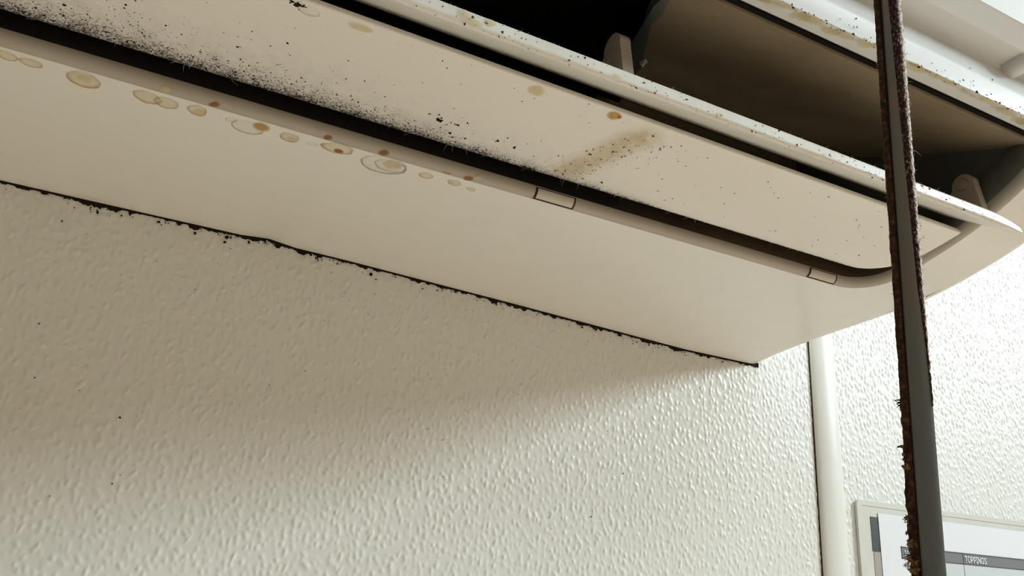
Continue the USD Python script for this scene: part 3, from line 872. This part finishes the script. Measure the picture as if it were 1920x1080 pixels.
# rusty crusted edge
zs = np.concatenate([np.linspace(ZBOT, 2.05, 700), np.linspace(2.055, ZTOP, 60)])
an = np.linspace(0, 2 * math.pi, 20, endpoint=False)
Zg, Ag = np.meshgrid(zs, an, indexing='ij')
nz_ = meshkit.fbm(np.stack([Zg * 420, np.cos(Ag) * 1.3, np.sin(Ag) * 1.3], -1), 4, 3) - .5
big = meshkit.fbm(np.stack([Zg * 110, np.cos(Ag) * .7, np.sin(Ag) * .7], -1), 2, 8) - .5
grow = np.interp(Zg, [1.75, 1.80, 1.83, 1.9], [1.0, .8, .35, .25])
rad = 1 + nz_ * (.35 + .55 * grow) + big * .55 * grow
wd = np.interp(Zg, [1.75, 1.82, 1.90, 1.98], [1.55, 1.45, 1.25, 1.1])
cs_ = np.interp(Zg, [1.75, 1.82, 1.90, 1.98], [-3.45, -3.4, -3.5, -3.8])
obj('rusty_edge', outward(loft(list(strip_point(Zg, cs_ + wd * rad * np.cos(Ag), -.6 + 1.5 * rad * np.sin(Ag))), cap=True)), 'rust_crust', ST, smooth=50, label='rust-brown crusted edge of the strip')
obj('seam', outward(loft([strip_point(np.full(4, z), np.array([-3.6, -1.5, -1.5, -3.6]), np.array([-1.6, -1.6, .25, .25])) for z in (ZBOT, ZTOP)], cap=True)), 'mold_black', ST)
# pale and dark dust caked on the other edge, thinning downwards
Zd, Sd = np.meshgrid(np.concatenate([np.linspace(1.812, 2.05, 760), np.linspace(2.052, 2.5, 300)]), np.linspace(0, 1, 22), indexing='ij')
s0 = np.interp(Zd, [1.812, 1.832, 1.855, 1.90, 1.985], [5.1, 4.4, 3.2, 2.2, .5])
sd = s0 + (5.35 - s0) * Sd
nd = 1.9 * np.sin(np.clip(math.pi * (1 - (5.2 - sd) / 7.1 * 1) * .92 * 0 + math.pi * (1 - (sd + 1.9) / 7.1) * .92 + .12, .02, math.pi)) ** .7
bump = meshkit.fbm(np.stack([Zd * 900, sd * 1.1, 0 * sd], -1), 4, 5)
nd = nd + np.sin(math.pi * np.clip(Sd, .0, .93)) * (.2 + .9 * bump) - .05
sd = sd + (bump - .5) * .8 * Sd
nd[:, -1] = -1.2
obj('dust_cake', grid(Zd.shape[0] - 1, 21, lambda u, v: strip_point(Zd, sd, nd)), 'dust_crust', ST, smooth=True, st=np.stack([Sd.ravel(), 0 * Sd.ravel()], 1), label='speckled pale and dark dust caked along the right edge of the strip')
rng = np.random.default_rng(61)
bb, dd, ll = [], [], []
for _ in range(260):
    z = rng.uniform(1.83, 2.03)
    bb.append(strip_point(z, 5.2, rng.uniform(-.6, .6))); dd.append(sr * 1 + ax * rng.normal() * .9 + nr * rng.normal() * .5); ll.append(rng.exponential(.0005) + .0003)
for _ in range(200):
    z = rng.uniform(1.70, 2.03)
    bb.append(strip_point(z, -4.6, rng.uniform(-1, .4))); dd.append(-sr + ax * rng.normal() * .8 + nr * rng.normal() * .5); ll.append(rng.exponential(.0004) + .0003)
obj('dust_hair', strands(bb, dd, ll, .00010, .9, 9), 'dust_grey', ST, kind='stuff')
bb, dd, ll = [], [], []
for z, nn, L in ((1.8135, 7, .0022), (1.775, 8, .0018), (1.7625, 6, .0022), (1.7945, 4, .001), (1.767, 5, .0012)):
    for _ in range(nn):
        bb.append(strip_point(z + rng.normal() * .0006, -4.6, -.4 + rng.normal() * .4)); dd.append(-sr - ax * rng.uniform(-.3, .6) + nr * rng.normal() * .4); ll.append(L * rng.uniform(.6, 1.1))
obj('gunk_tuft', strands(bb, dd, ll, .0003, .7, 10), 'rust_crust', ST, kind='stuff')
pts = [strip_point(z + rng.normal() * .0012, -4.2 + rng.normal() * .8, .2 + rng.normal() * .6) for z in (1.797, 1.7945, 1.792, 1.7685, 1.7665, 1.7645, 1.7615, 1.7595, 1.758) for _ in range(3)]
obj('ochre_crumb', lumps(pts, [rng.uniform(.0003, .0008) for _ in pts], 12), 'crumb_ochre', ST, kind='stuff')
